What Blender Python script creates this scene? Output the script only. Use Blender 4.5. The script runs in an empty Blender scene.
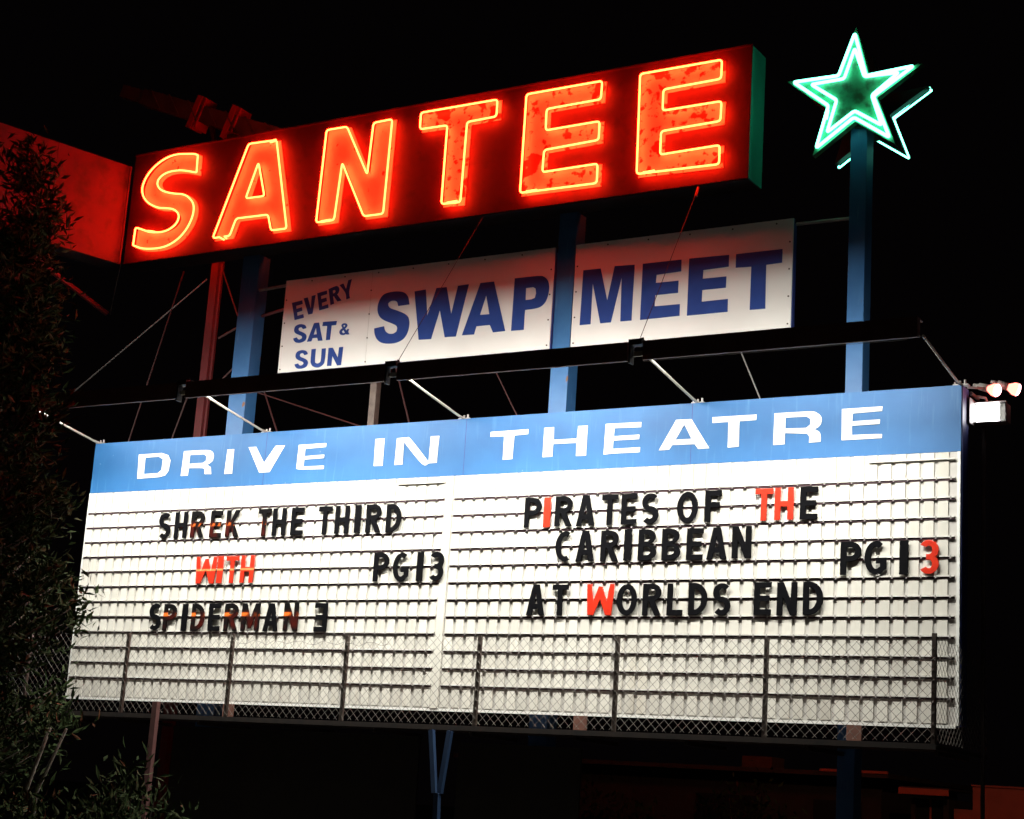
import bpy, bmesh, math, random
from mathutils import Vector, Matrix
S = bpy.context.scene
C = S.collection
PI = math.pi
rnd = random.Random(7)

# ------------------------------------------------------------------ camera, night sky, street fill, exposure
cam = bpy.data.cameras.new('camera'); cam.sensor_width = 36.0; cam.lens = 61.165
cam.clip_start = 0.1; cam.clip_end = 2000
co = bpy.data.objects.new('camera', cam); C.objects.link(co)
_r = (0.857912, 0.509769, 0.064208); _u = (0.060204, -0.223845, 0.972764); _f = (-0.510257, 0.83068, 0.222729)
co.matrix_world = Matrix(((_r[0], _u[0], -_f[0], 19.9253), (_r[1], _u[1], -_f[1], -19.8316), (_r[2], _u[2], -_f[2], 1.7), (0, 0, 0, 1)))
S.camera = co
w = bpy.data.worlds.new('World'); S.world = w; w.use_nodes = True
bg = w.node_tree.nodes['Background']
bg.inputs[0].default_value = (0.62, 0.42, 0.5, 1); bg.inputs[1].default_value = 0.0014
sun = bpy.data.lights.new('moon', 'SUN'); sun.energy = 0.02; sun.angle = math.radians(4); sun.color = (1, 0.86, 0.7)  # weak fill added in place of unseen street lamps
so = bpy.data.objects.new('moon', sun); C.objects.link(so)
so.rotation_euler = Vector((-0.75, 0.75, -0.55)).to_track_quat('-Z', 'Y').to_euler()
S.view_settings.view_transform = 'Standard'; S.view_settings.look = 'None'
S.view_settings.exposure = 0.0; S.view_settings.gamma = 1.0
S.view_settings.use_curve_mapping = False
S.render.engine = 'CYCLES'
S.cycles.use_denoising = True
S.cycles.max_bounces = 5; S.cycles.diffuse_bounces = 3; S.cycles.glossy_bounces = 2
S.cycles.sample_clamp_indirect = 6.0
S.cycles.use_adaptive_sampling = False
try: S.cycles.use_light_tree = True
except Exception: pass

# ------------------------------------------------------------------ tracing tables, metres on each sign's own plane
NEON = [('S',[[(1.652,11.538),(1.565,11.57),(1.408,11.593),(1.219,11.613),(1.034,11.596),(0.854,11.533),(0.696,11.429),(0.587,11.305),(0.534,11.173),(0.536,11.072),(0.584,10.965),(0.684,10.864),(0.822,10.784),(0.97,10.732),(1.194,10.692),(1.309,10.643),(1.382,10.565),(1.385,10.478),(1.328,10.399),(1.214,10.338),(1.093,10.316),(0.952,10.32),(0.742,10.365),(0.575,10.427),(0.482,10.455),(0.473,10.157),(0.657,10.087),(0.85,10.055),(1.07,10.047),(1.251,10.076),(1.424,10.154),(1.561,10.273),(1.648,10.409),(1.69,10.551),(1.682,10.675),(1.629,10.768),(1.526,10.855),(1.411,10.907),(1.252,10.938),(1.058,10.991),(0.923,11.058),(0.854,11.143),(0.853,11.218),(0.922,11.284),(1.041,11.326),(1.196,11.335),(1.385,11.314),(1.665,11.24)]]),('A',[[(2.69,11.576),(3.246,11.559),(3.619,10.067),(3.315,10.072),(3.226,10.339),(2.592,10.353),(2.497,10.081),(2.153,10.082)],[(2.929,11.232),(3.115,10.656),(2.743,10.664)]]),('N',[[(4.214,11.576),(4.598,11.573),(5.055,10.743),(5.091,11.558),(5.432,11.566),(5.41,10.081),(5.058,10.086),(4.569,10.997),(4.513,10.095),(4.176,10.095)]]),('T',[[(5.944,11.587),(7.266,11.582),(7.268,11.322),(6.772,11.314),(6.757,10.09),(6.43,10.103),(6.431,11.316),(5.949,11.326)]]),('E',[[(7.75,11.582),(8.968,11.583),(8.961,11.312),(8.098,11.304),(8.104,10.982),(8.962,10.987),(8.963,10.712),(8.1,10.689),(8.092,10.361),(8.968,10.364),(8.971,10.081),(7.75,10.099)]]),('E',[[(9.555,11.585),(10.772,11.583),(10.771,11.31),(9.921,11.298),(9.923,10.99),(10.79,10.988),(10.785,10.708),(9.916,10.695),(9.917,10.359),(10.788,10.368),(10.791,10.101),(9.578,10.13)]])]
EVERY = [[[(3.55,9.001),(3.745,9.022),(3.759,8.964),(3.636,8.945),(3.647,8.894),(3.749,8.913),(3.764,8.855),(3.666,8.838),(3.681,8.782),(3.791,8.8),(3.808,8.743),(3.635,8.719)]],[[(3.77,9.05),(3.845,9.06),(3.927,8.868),(3.921,9.074),(3.993,9.084),(3.966,8.793),(3.889,8.783)]],[[(4.022,9.108),(4.2,9.133),(4.211,9.078),(4.097,9.057),(4.108,9.006),(4.204,9.021),(4.218,8.965),(4.125,8.946),(4.136,8.891),(4.247,8.913),(4.261,8.856),(4.091,8.831)]],[[(4.231,9.152),(4.361,9.186),(4.408,9.173),(4.433,9.132),(4.423,9.079),(4.4,9.053),(4.493,8.95),(4.418,8.94),(4.341,9.033),(4.327,9.024),(4.359,8.913),(4.295,8.896)],[(4.311,9.122),(4.351,9.129),(4.369,9.106),(4.357,9.079),(4.322,9.074)]],[[(4.431,9.196),(4.5,9.215),(4.561,9.119),(4.588,9.256),(4.652,9.268),(4.621,9.081),(4.648,8.971),(4.583,8.958),(4.552,9.066)]]]
SAT = [[[(3.874,8.571),(3.81,8.561),(3.786,8.589),(3.76,8.596),(3.729,8.585),(3.724,8.562),(3.748,8.539),(3.83,8.503),(3.878,8.469),(3.893,8.429),(3.878,8.383),(3.834,8.359),(3.77,8.349),(3.703,8.359),(3.661,8.389),(3.641,8.427),(3.707,8.439),(3.731,8.411),(3.769,8.401),(3.806,8.415),(3.812,8.436),(3.783,8.46),(3.701,8.493),(3.658,8.525),(3.643,8.563),(3.656,8.611),(3.698,8.636),(3.762,8.643),(3.829,8.628),(3.863,8.6)]],[[(4.015,8.638),(4.107,8.638),(4.204,8.348),(4.119,8.35),(4.1,8.401),(4.01,8.402),(3.995,8.354),(3.912,8.353)],[(4.059,8.565),(4.086,8.456),(4.025,8.455)]],[[(4.182,8.64),(4.441,8.632),(4.434,8.571),(4.35,8.572),(4.344,8.349),(4.268,8.349),(4.269,8.572),(4.178,8.576)]],[[(4.508,8.452),(4.517,8.483),(4.56,8.511),(4.536,8.545),(4.541,8.572),(4.578,8.584),(4.624,8.575),(4.647,8.55),(4.639,8.525),(4.607,8.5),(4.635,8.466),(4.651,8.488),(4.684,8.485),(4.668,8.444),(4.697,8.404),(4.647,8.404),(4.633,8.417),(4.597,8.402),(4.546,8.408),(4.519,8.425)],[(4.571,8.552),(4.593,8.557),(4.607,8.543),(4.584,8.519)],[(4.551,8.454),(4.576,8.482),(4.613,8.436),(4.581,8.428)]]]
SUN = [[[(3.947,8.157),(3.884,8.147),(3.86,8.175),(3.833,8.181),(3.803,8.171),(3.798,8.148),(3.821,8.124),(3.903,8.09),(3.951,8.057),(3.966,8.017),(3.95,7.972),(3.906,7.947),(3.843,7.937),(3.777,7.946),(3.735,7.975),(3.715,8.013),(3.781,8.025),(3.805,7.998),(3.842,7.988),(3.879,8.003),(3.885,8.023),(3.856,8.047),(3.775,8.079),(3.732,8.11),(3.717,8.148),(3.73,8.196),(3.771,8.22),(3.836,8.228),(3.902,8.214),(3.936,8.186)]],[[(4.012,8.227),(4.094,8.229),(4.097,8.039),(4.119,8.006),(4.158,7.996),(4.195,8.01),(4.208,8.052),(4.205,8.222),(4.281,8.222),(4.281,8.035),(4.258,7.974),(4.195,7.936),(4.127,7.935),(4.059,7.963),(4.023,8.013),(4.015,8.056)]],[[(4.332,8.222),(4.409,8.22),(4.52,8.059),(4.528,8.217),(4.604,8.217),(4.591,7.938),(4.52,7.937),(4.415,8.093),(4.411,7.941),(4.332,7.943)]]]
SWAP = [[[(5.743,8.769),(5.546,8.762),(5.517,8.827),(5.465,8.852),(5.398,8.85),(5.358,8.82),(5.372,8.775),(5.426,8.733),(5.547,8.688),(5.684,8.624),(5.75,8.551),(5.767,8.442),(5.745,8.332),(5.681,8.247),(5.576,8.205),(5.445,8.197),(5.311,8.219),(5.215,8.278),(5.162,8.367),(5.144,8.454),(5.319,8.473),(5.349,8.4),(5.413,8.355),(5.487,8.345),(5.551,8.371),(5.558,8.427),(5.528,8.469),(5.431,8.514),(5.292,8.575),(5.211,8.648),(5.174,8.751),(5.19,8.864),(5.254,8.958),(5.368,8.99),(5.518,8.99),(5.637,8.958),(5.709,8.885)]],[[(5.817,8.96),(6.012,8.969),(6.075,8.561),(6.199,8.973),(6.376,8.969),(6.489,8.551),(6.571,8.969),(6.754,8.973),(6.597,8.209),(6.407,8.214),(6.287,8.633),(6.171,8.206),(5.957,8.213)]],[[(6.952,8.972),(7.179,8.971),(7.421,8.22),(7.22,8.216),(7.158,8.331),(6.935,8.331),(6.904,8.213),(6.7,8.217)],[(7.064,8.781),(7.139,8.491),(6.981,8.494)]],[[(7.523,8.983),(7.902,8.979),(8.009,8.952),(8.073,8.88),(8.095,8.775),(8.075,8.642),(8.021,8.553),(7.92,8.508),(7.725,8.499),(7.725,8.21),(7.519,8.212)],[(7.717,8.821),(7.832,8.823),(7.875,8.797),(7.889,8.728),(7.873,8.661),(7.82,8.645),(7.724,8.643)]]]
MEET = [[[(8.625,8.985),(8.896,8.983),(9.025,8.511),(9.113,8.994),(9.418,8.981),(9.411,8.194),(9.244,8.196),(9.23,8.824),(9.098,8.196),(8.936,8.197),(8.784,8.786),(8.784,8.197),(8.616,8.199)]],[[(9.542,8.981),(10.119,8.978),(10.12,8.814),(9.756,8.803),(9.751,8.688),(10.088,8.686),(10.089,8.516),(9.753,8.517),(9.75,8.36),(10.124,8.357),(10.125,8.195),(9.542,8.189)]],[[(10.233,8.979),(10.81,8.967),(10.81,8.806),(10.446,8.796),(10.441,8.676),(10.782,8.673),(10.781,8.519),(10.441,8.52),(10.441,8.359),(10.817,8.361),(10.818,8.186),(10.235,8.185)]],[[(10.91,8.966),(11.561,8.964),(11.56,8.779),(11.34,8.774),(11.347,8.178),(11.131,8.182),(11.133,8.771),(10.911,8.779)]]]
HEAD = [[[(0.954,6.71),(1.43,6.713),(1.562,6.674),(1.625,6.587),(1.607,6.42),(1.545,6.351),(1.422,6.33),(0.978,6.323)],[(1.099,6.654),(1.375,6.657),(1.466,6.614),(1.461,6.442),(1.392,6.396),(1.104,6.392)]],[[(1.881,6.72),(2.322,6.715),(2.447,6.686),(2.489,6.62),(2.479,6.541),(2.412,6.496),(2.364,6.489),(2.451,6.447),(2.474,6.335),(2.344,6.34),(2.335,6.404),(2.29,6.435),(2.018,6.447),(2.009,6.332),(1.869,6.331)],[(2.014,6.653),(2.289,6.652),(2.347,6.617),(2.344,6.547),(2.287,6.518),(2.013,6.514)]],[[(2.748,6.703),(2.876,6.703),(2.885,6.324),(2.733,6.324)]],[[(3.156,6.718),(3.301,6.717),(3.481,6.464),(3.672,6.714),(3.846,6.711),(3.604,6.318),(3.409,6.317)]],[[(4.107,6.704),(4.611,6.706),(4.61,6.648),(4.235,6.639),(4.233,6.528),(4.592,6.535),(4.59,6.483),(4.231,6.479),(4.228,6.374),(4.603,6.37),(4.601,6.321),(4.157,6.335),(4.101,6.359)]],[[(5.487,6.721),(5.646,6.723),(5.649,6.323),(5.495,6.325)]],[[(5.861,6.712),(6.021,6.714),(6.105,6.684),(6.434,6.343),(6.44,6.709),(6.582,6.709),(6.571,6.325),(6.445,6.323),(6.327,6.318),(5.987,6.652),(5.994,6.325),(5.855,6.324)]],[[(7.429,6.718),(7.89,6.722),(8.029,6.724),(8.028,6.656),(7.812,6.648),(7.803,6.32),(7.652,6.317),(7.649,6.647),(7.428,6.651)]],[[(8.278,6.728),(8.428,6.73),(8.435,6.554),(8.791,6.555),(8.802,6.723),(8.946,6.722),(8.945,6.313),(8.793,6.315),(8.789,6.495),(8.431,6.497),(8.429,6.323),(8.279,6.323)]],[[(9.218,6.728),(9.743,6.724),(9.742,6.655),(9.353,6.663),(9.346,6.554),(9.724,6.557),(9.72,6.496),(9.344,6.497),(9.34,6.384),(9.743,6.387),(9.742,6.321),(9.333,6.322),(9.208,6.314)]],[[(10.247,6.723),(10.464,6.721),(10.731,6.324),(10.576,6.322),(10.524,6.389),(10.205,6.392),(10.165,6.333),(10.016,6.331)],[(10.367,6.657),(10.476,6.461),(10.247,6.459)]],[[(10.759,6.728),(11.366,6.727),(11.364,6.656),(11.135,6.654),(11.139,6.325),(10.987,6.32),(10.984,6.653),(10.762,6.653)]],[[(11.609,6.727),(12.071,6.724),(12.174,6.698),(12.231,6.638),(12.228,6.564),(12.191,6.516),(12.141,6.497),(12.211,6.453),(12.228,6.391),(12.227,6.329),(12.077,6.327),(12.08,6.399),(12.048,6.442),(11.756,6.466),(11.757,6.324),(11.604,6.321)],[(11.757,6.663),(12.034,6.662),(12.086,6.629),(12.088,6.559),(12.038,6.517),(11.759,6.523)]],[[(12.495,6.728),(13.011,6.73),(13.005,6.672),(12.636,6.663),(12.631,6.565),(12.982,6.569),(12.978,6.513),(12.627,6.509),(12.63,6.394),(12.944,6.389),(13.01,6.385),(13.006,6.337),(12.76,6.335),(12.499,6.335)]]]
STAR = [[(12.515,11.764),(12.677,11.145),(13.303,11.172),(12.782,10.845),(13.003,10.253),(12.527,10.597),(12.025,10.251),(12.179,10.813),(11.687,11.222),(12.307,11.208)],[(12.519,11.553),(12.657,11.135),(13.112,11.117),(12.761,10.862),(12.898,10.433),(12.535,10.684),(12.167,10.445),(12.289,10.872),(11.934,11.148),(12.383,11.154)]]
L1 = [('S',1.568,1.816,5.357,5.767),('H',1.891,2.146,5.356,5.766),('R',2.221,2.482,5.355,5.765),('E',2.586,2.833,5.354,5.764),('K',2.906,3.161,5.354,5.763),('T',3.507,3.75,5.352,5.761),('H',3.797,4.019,5.352,5.76),('E',4.126,4.354,5.351,5.759),('T',4.621,4.858,5.35,5.757),('H',4.925,5.164,5.349,5.756),('I',5.262,5.378,5.349,5.756),('R',5.462,5.726,5.348,5.755),('D',5.813,6.074,5.347,5.754)]
L2 = [('W',2.407,2.798,4.656,5.06),('I',2.817,2.934,4.657,5.063),('T',2.982,3.235,4.658,5.065),('H',3.263,3.522,4.658,5.068)]
L2P = [('P',5.664,5.929,4.646,5.051),('G',5.999,6.26,4.652,5.053),('I',6.389,6.507,4.659,5.055),('3',6.602,6.841,4.664,5.057)]
L3 = [('S',1.584,1.813,3.951,4.362),('P',1.864,2.125,3.952,4.361),('I',2.215,2.35,3.953,4.36),('D',2.414,2.671,3.953,4.36),('E',2.744,2.978,3.954,4.359),('R',3.036,3.324,3.955,4.357),('M',3.372,3.703,3.956,4.356),('A',3.788,4.059,3.957,4.355),('N',4.151,4.427,3.958,4.354),('X',4.709,4.933,3.959,4.352)]
R1 = [('P',8.07,8.335,5.355,5.77),('I',8.372,8.477,5.355,5.769),('R',8.54,8.808,5.356,5.768),('A',8.873,9.147,5.357,5.767),('T',9.245,9.482,5.358,5.766),('E',9.532,9.763,5.359,5.764),('S',9.826,10.071,5.36,5.763),('O',10.33,10.627,5.361,5.761),('F',10.722,10.947,5.362,5.76)]
R2 = [('C',8.584,8.849,4.882,5.292),('A',8.893,9.169,4.883,5.291),('R',9.255,9.523,4.885,5.291),('I',9.598,9.711,4.886,5.29),('B',9.805,10.06,4.887,5.29),('B',10.139,10.404,4.888,5.289),('E',10.489,10.709,4.889,5.289),('A',10.769,11.043,4.89,5.288),('N',11.108,11.371,4.892,5.288)]
R3 = [('A',8.194,8.473,4.178,4.569),('T',8.573,8.815,4.179,4.571),('W',9.086,9.497,4.18,4.574),('O',9.532,9.826,4.18,4.576),('R',9.906,10.165,4.181,4.578),('L',10.25,10.471,4.181,4.58),('D',10.548,10.806,4.182,4.582),('S',10.879,11.113,4.182,4.583)]
R1b = [('T',11.391,11.652,5.357,5.768),('H',11.666,11.912,5.362,5.765),('E',11.994,12.227,5.367,5.761)]
R2P = [('P',12.535,12.783,4.671,5.071),('G',12.83,13.108,4.671,5.072),('I',13.258,13.367,4.671,5.073),('3',13.495,13.739,4.67,5.074)]
R3b = [('E',11.433,11.649,4.19,4.593),('N',11.743,11.981,4.197,4.596),('D',12.076,12.32,4.206,4.6)]
LAMP = 188.0; LAMP_UP = 192.0

# ------------------------------------------------------------------ materials
def mat(name, c1, c2=None, scale=6.0, rough=0.6, metal=0.0, thr=None, stretch=None, bump=0.0, detail=5):
    m = bpy.data.materials.new(name); m.use_nodes = True
    nt = m.node_tree; b = nt.nodes['Principled BSDF']
    b.inputs['Roughness'].default_value = rough; b.inputs['Metallic'].default_value = metal
    b.inputs['Base Color'].default_value = (*c1, 1)
    if c2 is not None:
        tc = nt.nodes.new('ShaderNodeTexCoord'); mp = nt.nodes.new('ShaderNodeMapping')
        if stretch: mp.inputs['Scale'].default_value = stretch
        nz = nt.nodes.new('ShaderNodeTexNoise'); nz.inputs['Scale'].default_value = scale; nz.inputs['Detail'].default_value = detail
        rp = nt.nodes.new('ShaderNodeValToRGB')
        lo, hi = thr if thr else (0.3, 0.7)
        rp.color_ramp.elements[0].position = lo; rp.color_ramp.elements[1].position = hi
        rp.color_ramp.elements[0].color = (*c1, 1); rp.color_ramp.elements[1].color = (*c2, 1)
        nt.links.new(tc.outputs['Object'], mp.inputs['Vector']); nt.links.new(mp.outputs[0], nz.inputs['Vector'])
        nt.links.new(nz.outputs[0], rp.inputs[0]); nt.links.new(rp.outputs[0], b.inputs['Base Color'])
        if bump:
            bp = nt.nodes.new('ShaderNodeBump'); bp.inputs['Strength'].default_value = bump; bp.inputs['Distance'].default_value = 0.01
            nt.links.new(nz.outputs[0], bp.inputs['Height']); nt.links.new(bp.outputs[0], b.inputs['Normal'])
    return m

def over(m, c, scale, thr, stretch=None, seed=0.0, gate=None):
    """a second layer of stains or wear over the base colour; gate=(coordinate index, lo, hi) keeps it to one band of the thing"""
    nt = m.node_tree; b = nt.nodes['Principled BSDF']
    tc = nt.nodes.new('ShaderNodeTexCoord'); mp = nt.nodes.new('ShaderNodeMapping'); mp.inputs['Location'].default_value = (seed, seed * 1.7, seed * .6)
    if stretch: mp.inputs['Scale'].default_value = stretch
    nz = nt.nodes.new('ShaderNodeTexNoise'); nz.inputs['Scale'].default_value = scale; nz.inputs['Detail'].default_value = 7
    mr = nt.nodes.new('ShaderNodeMapRange'); mr.inputs[1].default_value = thr[0]; mr.inputs[2].default_value = thr[1]
    mx = nt.nodes.new('ShaderNodeMix'); mx.data_type = 'RGBA'
    nt.links.new(tc.outputs['Object'], mp.inputs[0]); nt.links.new(mp.outputs[0], nz.inputs['Vector'])
    nt.links.new(nz.outputs[0], mr.inputs[0])
    src = mr.outputs[0]
    if gate:
        sx = nt.nodes.new('ShaderNodeSeparateXYZ'); nt.links.new(tc.outputs['Object'], sx.inputs[0])
        a = nt.nodes.new('ShaderNodeMapRange'); a.inputs[1].default_value = gate[1] - gate[3]; a.inputs[2].default_value = gate[1]
        d = nt.nodes.new('ShaderNodeMapRange'); d.inputs[1].default_value = gate[2] + gate[3]; d.inputs[2].default_value = gate[2]
        nt.links.new(sx.outputs[gate[0]], a.inputs[0]); nt.links.new(sx.outputs[gate[0]], d.inputs[0])
        m1 = nt.nodes.new('ShaderNodeMath'); m1.operation = 'MULTIPLY'; m2 = nt.nodes.new('ShaderNodeMath'); m2.operation = 'MULTIPLY'
        nt.links.new(a.outputs[0], m1.inputs[0]); nt.links.new(d.outputs[0], m1.inputs[1])
        nt.links.new(m1.outputs[0], m2.inputs[0]); nt.links.new(src, m2.inputs[1]); src = m2.outputs[0]
    nt.links.new(src, mx.inputs[0])
    old = b.inputs['Base Color'].links
    if old:
        nt.links.new(old[0].from_socket, mx.inputs[6])
    else:
        mx.inputs[6].default_value = b.inputs['Base Color'].default_value
    mx.inputs[7].default_value = (*c, 1)
    nt.links.new(mx.outputs[2], b.inputs['Base Color'])
    return m

def emit(name, col, strength):
    m = bpy.data.materials.new(name); m.use_nodes = True; nt = m.node_tree; nt.nodes.clear()
    e = nt.nodes.new('ShaderNodeEmission'); e.inputs[0].default_value = (*col, 1); e.inputs[1].default_value = strength
    o = nt.nodes.new('ShaderNodeOutputMaterial'); nt.links.new(e.outputs[0], o.inputs[0]); return m

# ------------------------------------------------------------------ mesh helpers
class MB:
    def __init__(s): s.v = []; s.f = []; s.mi = []
    def add(s, vs, fs, mi=0):
        n = len(s.v); s.v += [tuple(q) for q in vs]
        for f in fs: s.f.append(tuple(n + i for i in f)); s.mi.append(mi)
    def box(s, a, b, mi=0):
        (x0, y0, z0), (x1, y1, z1) = a, b
        s.add([(x0, y0, z0), (x1, y0, z0), (x1, y1, z0), (x0, y1, z0), (x0, y0, z1), (x1, y0, z1), (x1, y1, z1), (x0, y1, z1)],
              [(0, 3, 2, 1), (4, 5, 6, 7), (0, 1, 5, 4), (1, 2, 6, 5), (2, 3, 7, 6), (3, 0, 4, 7)], mi)
    def tube(s, pts, r, n=6, closed=False, mi=0, caps=True):
        pts = [Vector(p) for p in pts]; k = len(pts)
        rs = r if isinstance(r, (list, tuple)) else [r] * k
        rings = []; ref = None
        for i, p in enumerate(pts):
            a = pts[(i - 1) % k] if (closed or i > 0) else p; c = pts[(i + 1) % k] if (closed or i < k - 1) else p
            d1 = (p - a).normalized() if (p - a).length > 1e-9 else None; d2 = (c - p).normalized() if (c - p).length > 1e-9 else None
            t = ((d1 or d2) + (d2 or d1))
            t = t.normalized() if t.length > 1e-6 else (d1 or d2)
            if ref is None:
                ref = Vector((0, 1, 0)) if abs(t.y) < .8 else Vector((1, 0, 0))
            u = (ref - t * ref.dot(t)); u = u.normalized() if u.length > 1e-6 else t.orthogonal().normalized()
            v = t.cross(u); ref = u
            rings.append([p + (u * math.cos(2 * PI * j / n) + v * math.sin(2 * PI * j / n)) * rs[i] for j in range(n)])
        vs = [q for ring in rings for q in ring]; fs = []
        for i in range(k if closed else k - 1):
            i2 = (i + 1) % k
            for j in range(n):
                j2 = (j + 1) % n; fs.append((i * n + j, i * n + j2, i2 * n + j2, i2 * n + j))
        if not closed and caps:
            fs.append(tuple(range(n - 1, -1, -1))); fs.append(tuple((k - 1) * n + j for j in range(n)))
        s.add(vs, fs, mi)
    def bar(s, p, q, wd, hd=None, mi=0):            # square bar between two points
        hd = hd or wd; p = Vector(p); q = Vector(q); t = (q - p).normalized()
        u = Vector((0, 1, 0)) if abs(t.y) < .8 else Vector((1, 0, 0)); u = (u - t * u.dot(t)).normalized(); v = t.cross(u)
        vs = [c + u * a * wd / 2 + v * b * hd / 2 for c in (p, q) for a, b in ((-1, -1), (1, -1), (1, 1), (-1, 1))]
        s.add(vs, [(0, 3, 2, 1), (4, 5, 6, 7), (0, 1, 5, 4), (1, 2, 6, 5), (2, 3, 7, 6), (3, 0, 4, 7)], mi)
    def cyl(s, p, q, r0, r1=None, n=16, mi=0):
        s.tube([p, q], [r0, r1 if r1 is not None else r0], n, mi=mi)
    def build(s, name, m, parent=None, smooth=False, bevel=0.0):
        me = bpy.data.meshes.new(name); me.from_pydata(s.v, [], s.f)
        ms = m if isinstance(m, (list, tuple)) else [m]
        for x in ms: me.materials.append(x)
        if len(ms) > 1: me.polygons.foreach_set('material_index', s.mi)
        bm = bmesh.new(); bm.from_mesh(me); bmesh.ops.recalc_face_normals(bm, faces=bm.faces); bm.to_mesh(me); bm.free()
        if smooth: me.polygons.foreach_set('use_smooth', [True] * len(me.polygons))
        o = bpy.data.objects.new(name, me); C.objects.link(o)
        if parent is not None: o.parent = parent
        if bevel:
            md = o.modifiers.new('edge', 'BEVEL'); md.width = bevel; md.segments = 2; md.limit_method = 'ANGLE'
        return o

def tag(o, label, cat, group=None):
    o['label'] = label; o['category'] = cat
    if group: o['group'] = group
    return o
def thing(name, label, cat, group=None, loc=(0, 0, 0)):
    o = bpy.data.objects.new(name, None); C.objects.link(o); o.location = loc; o.empty_display_size = .2
    return tag(o, label, cat, group)

def turn(a, b, c):
    u = (b[0] - a[0], b[1] - a[1]); v = (c[0] - b[0], c[1] - b[1])
    return abs(math.atan2(u[0] * v[1] - u[1] * v[0], u[0] * v[0] + u[1] * v[1]))
def smooth_loop(p, lim=0.82, n=4):
    """round a traced outline where it turns gently, keep its real corners"""
    k = len(p)
    if k < 9: return list(p)
    cor = [turn(p[i - 1], p[i], p[(i + 1) % k]) > lim for i in range(k)]
    out = []
    for i in range(k):
        a, b, c, d = p[i - 1], p[i], p[(i + 1) % k], p[(i + 2) % k]
        out.append(b)
        j = (i + 1) % k
        if cor[i] and cor[j]: continue
        if cor[i]: a = b
        if cor[j]: d = c
        if cor[i] and turn(b, c, d) < .12 or cor[j] and turn(p[i - 1], b, c) < .12: continue
        for s in range(1, n):
            t = s / n
            out.append(tuple(.5 * ((2 * b[q]) + (-a[q] + c[q]) * t + (2 * a[q] - 5 * b[q] + 4 * c[q] - d[q]) * t * t + (-a[q] + 3 * b[q] - 3 * c[q] + d[q]) * t ** 3) for q in (0, 1)))
    return out
def fillet(p, r, n=4):
    k = len(p); out = []
    for i in range(k):
        a, b, c = Vector(p[i - 1]), Vector(p[i]), Vector(p[(i + 1) % k])
        if turn(a, b, c) < .5: out.append(tuple(b)); continue
        d = min(r, (a - b).length * .4, (c - b).length * .4)
        q0 = b + (a - b).normalized() * d; q1 = b + (c - b).normalized() * d
        for s in range(n + 1):
            t = s / n; out.append(tuple(q0 * (1 - t) ** 2 + b * 2 * t * (1 - t) + q1 * t * t))
    return out

def grown(p, d):
    k = len(p); area = sum(p[i - 1][0] * p[i][1] - p[i][0] * p[i - 1][1] for i in range(k)); sg = 1 if area > 0 else -1; out = []
    for i in range(k):
        a, b, c = Vector(p[i - 1]), Vector(p[i]), Vector(p[(i + 1) % k])
        u = (b - a); v = (c - b)
        if u.length < 1e-6 or v.length < 1e-6: continue
        u.normalize(); v.normalize(); n1 = Vector((u.y, -u.x)) * sg; n2 = Vector((v.y, -v.x)) * sg; m = n1 + n2
        q = b + m * (d / max(.35, m.dot(n1))); out.append((q.x, q.y))
    return out
def flat_mesh(loops, thick, bevel=0.0):
    """filled outline with holes -> solid mesh standing in XZ, centred on y = 0"""
    cu = bpy.data.curves.new('outline', 'CURVE'); cu.dimensions = '2D'; cu.fill_mode = 'BOTH'
    cu.extrude = max(0.0, thick / 2 - bevel); cu.bevel_depth = bevel; cu.offset = -bevel; cu.bevel_resolution = 1
    for lp in loops:
        sp = cu.splines.new('POLY'); sp.points.add(len(lp) - 1); sp.use_cyclic_u = True
        for i, (x, z) in enumerate(lp): sp.points[i].co = (x, z, 0, 1)
    o = bpy.data.objects.new('outline', cu); C.objects.link(o)
    bpy.context.view_layer.update()
    me = bpy.data.meshes.new_from_object(o.evaluated_get(bpy.context.evaluated_depsgraph_get()))
    bpy.data.objects.remove(o); bpy.data.curves.remove(cu)
    me.transform(Matrix.Rotation(PI / 2, 4, 'X'))
    return me
def link(name, me, m, parent=None, loc=(0, 0, 0)):
    me.materials.clear(); me.materials.append(m)
    o = bpy.data.objects.new(name, me); C.objects.link(o); o.location = loc
    if parent is not None: o.parent = parent
    return o
def letters_mesh(polys, thick):
    bm = bmesh.new()
    for loops in polys:
        me = flat_mesh([smooth_loop(l) for l in loops], thick); bm.from_mesh(me); bpy.data.meshes.remove(me)
    me = bpy.data.meshes.new('lettering'); bm.to_mesh(me); bm.free(); return me

# ------------------------------------------------------------------ materials of this place
M = {}
M['header'] = over(over(mat('header_blue', (0.014, 0.115, 0.31), (0.021, 0.135, 0.35), 2.2, .55), (0.07, 0.21, 0.42), 2.0, (.58, .95), (9, 1, .7)), (.22, .32, .5), 9, (.72, .80), seed=3)
over(M['header'], (.014, .095, .26), 1.1, (.55, .8), seed=8)
M['white_paint'] = mat('white_paint', (.82, .82, .78), (.74, .74, .70), 9, .5)
M['groove'] = mat('groove_grey', (.60, .58, .54), (.5, .48, .45), 5, .7)
M['rail'] = mat('rail_white', (.78, .77, .72), (.62, .6, .55), 5, .5)
M['rail_lip'] = mat('rail_lip_maroon', (.075, .026, .038), (.05, .02, .03), 6, .6)
M['clip'] = mat('clip_grey', (.36, .34, .33), (.26, .24, .24), 6, .6)
M['edge_blue'] = mat('edge_blue', (.02, .03, .16), (.03, .05, .2), 5, .5)
M['pole_blue'] = over(mat('pole_blue', (.026, .105, .26), (.04, .14, .32), 3, .5), (.13, .25, .42), 3.5, (.64, .82), (5, 5, .6), 2)
over(M['pole_blue'], (.16, .07, .035), 7, (.68, .74), (1, 1, .5), 6)
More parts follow.
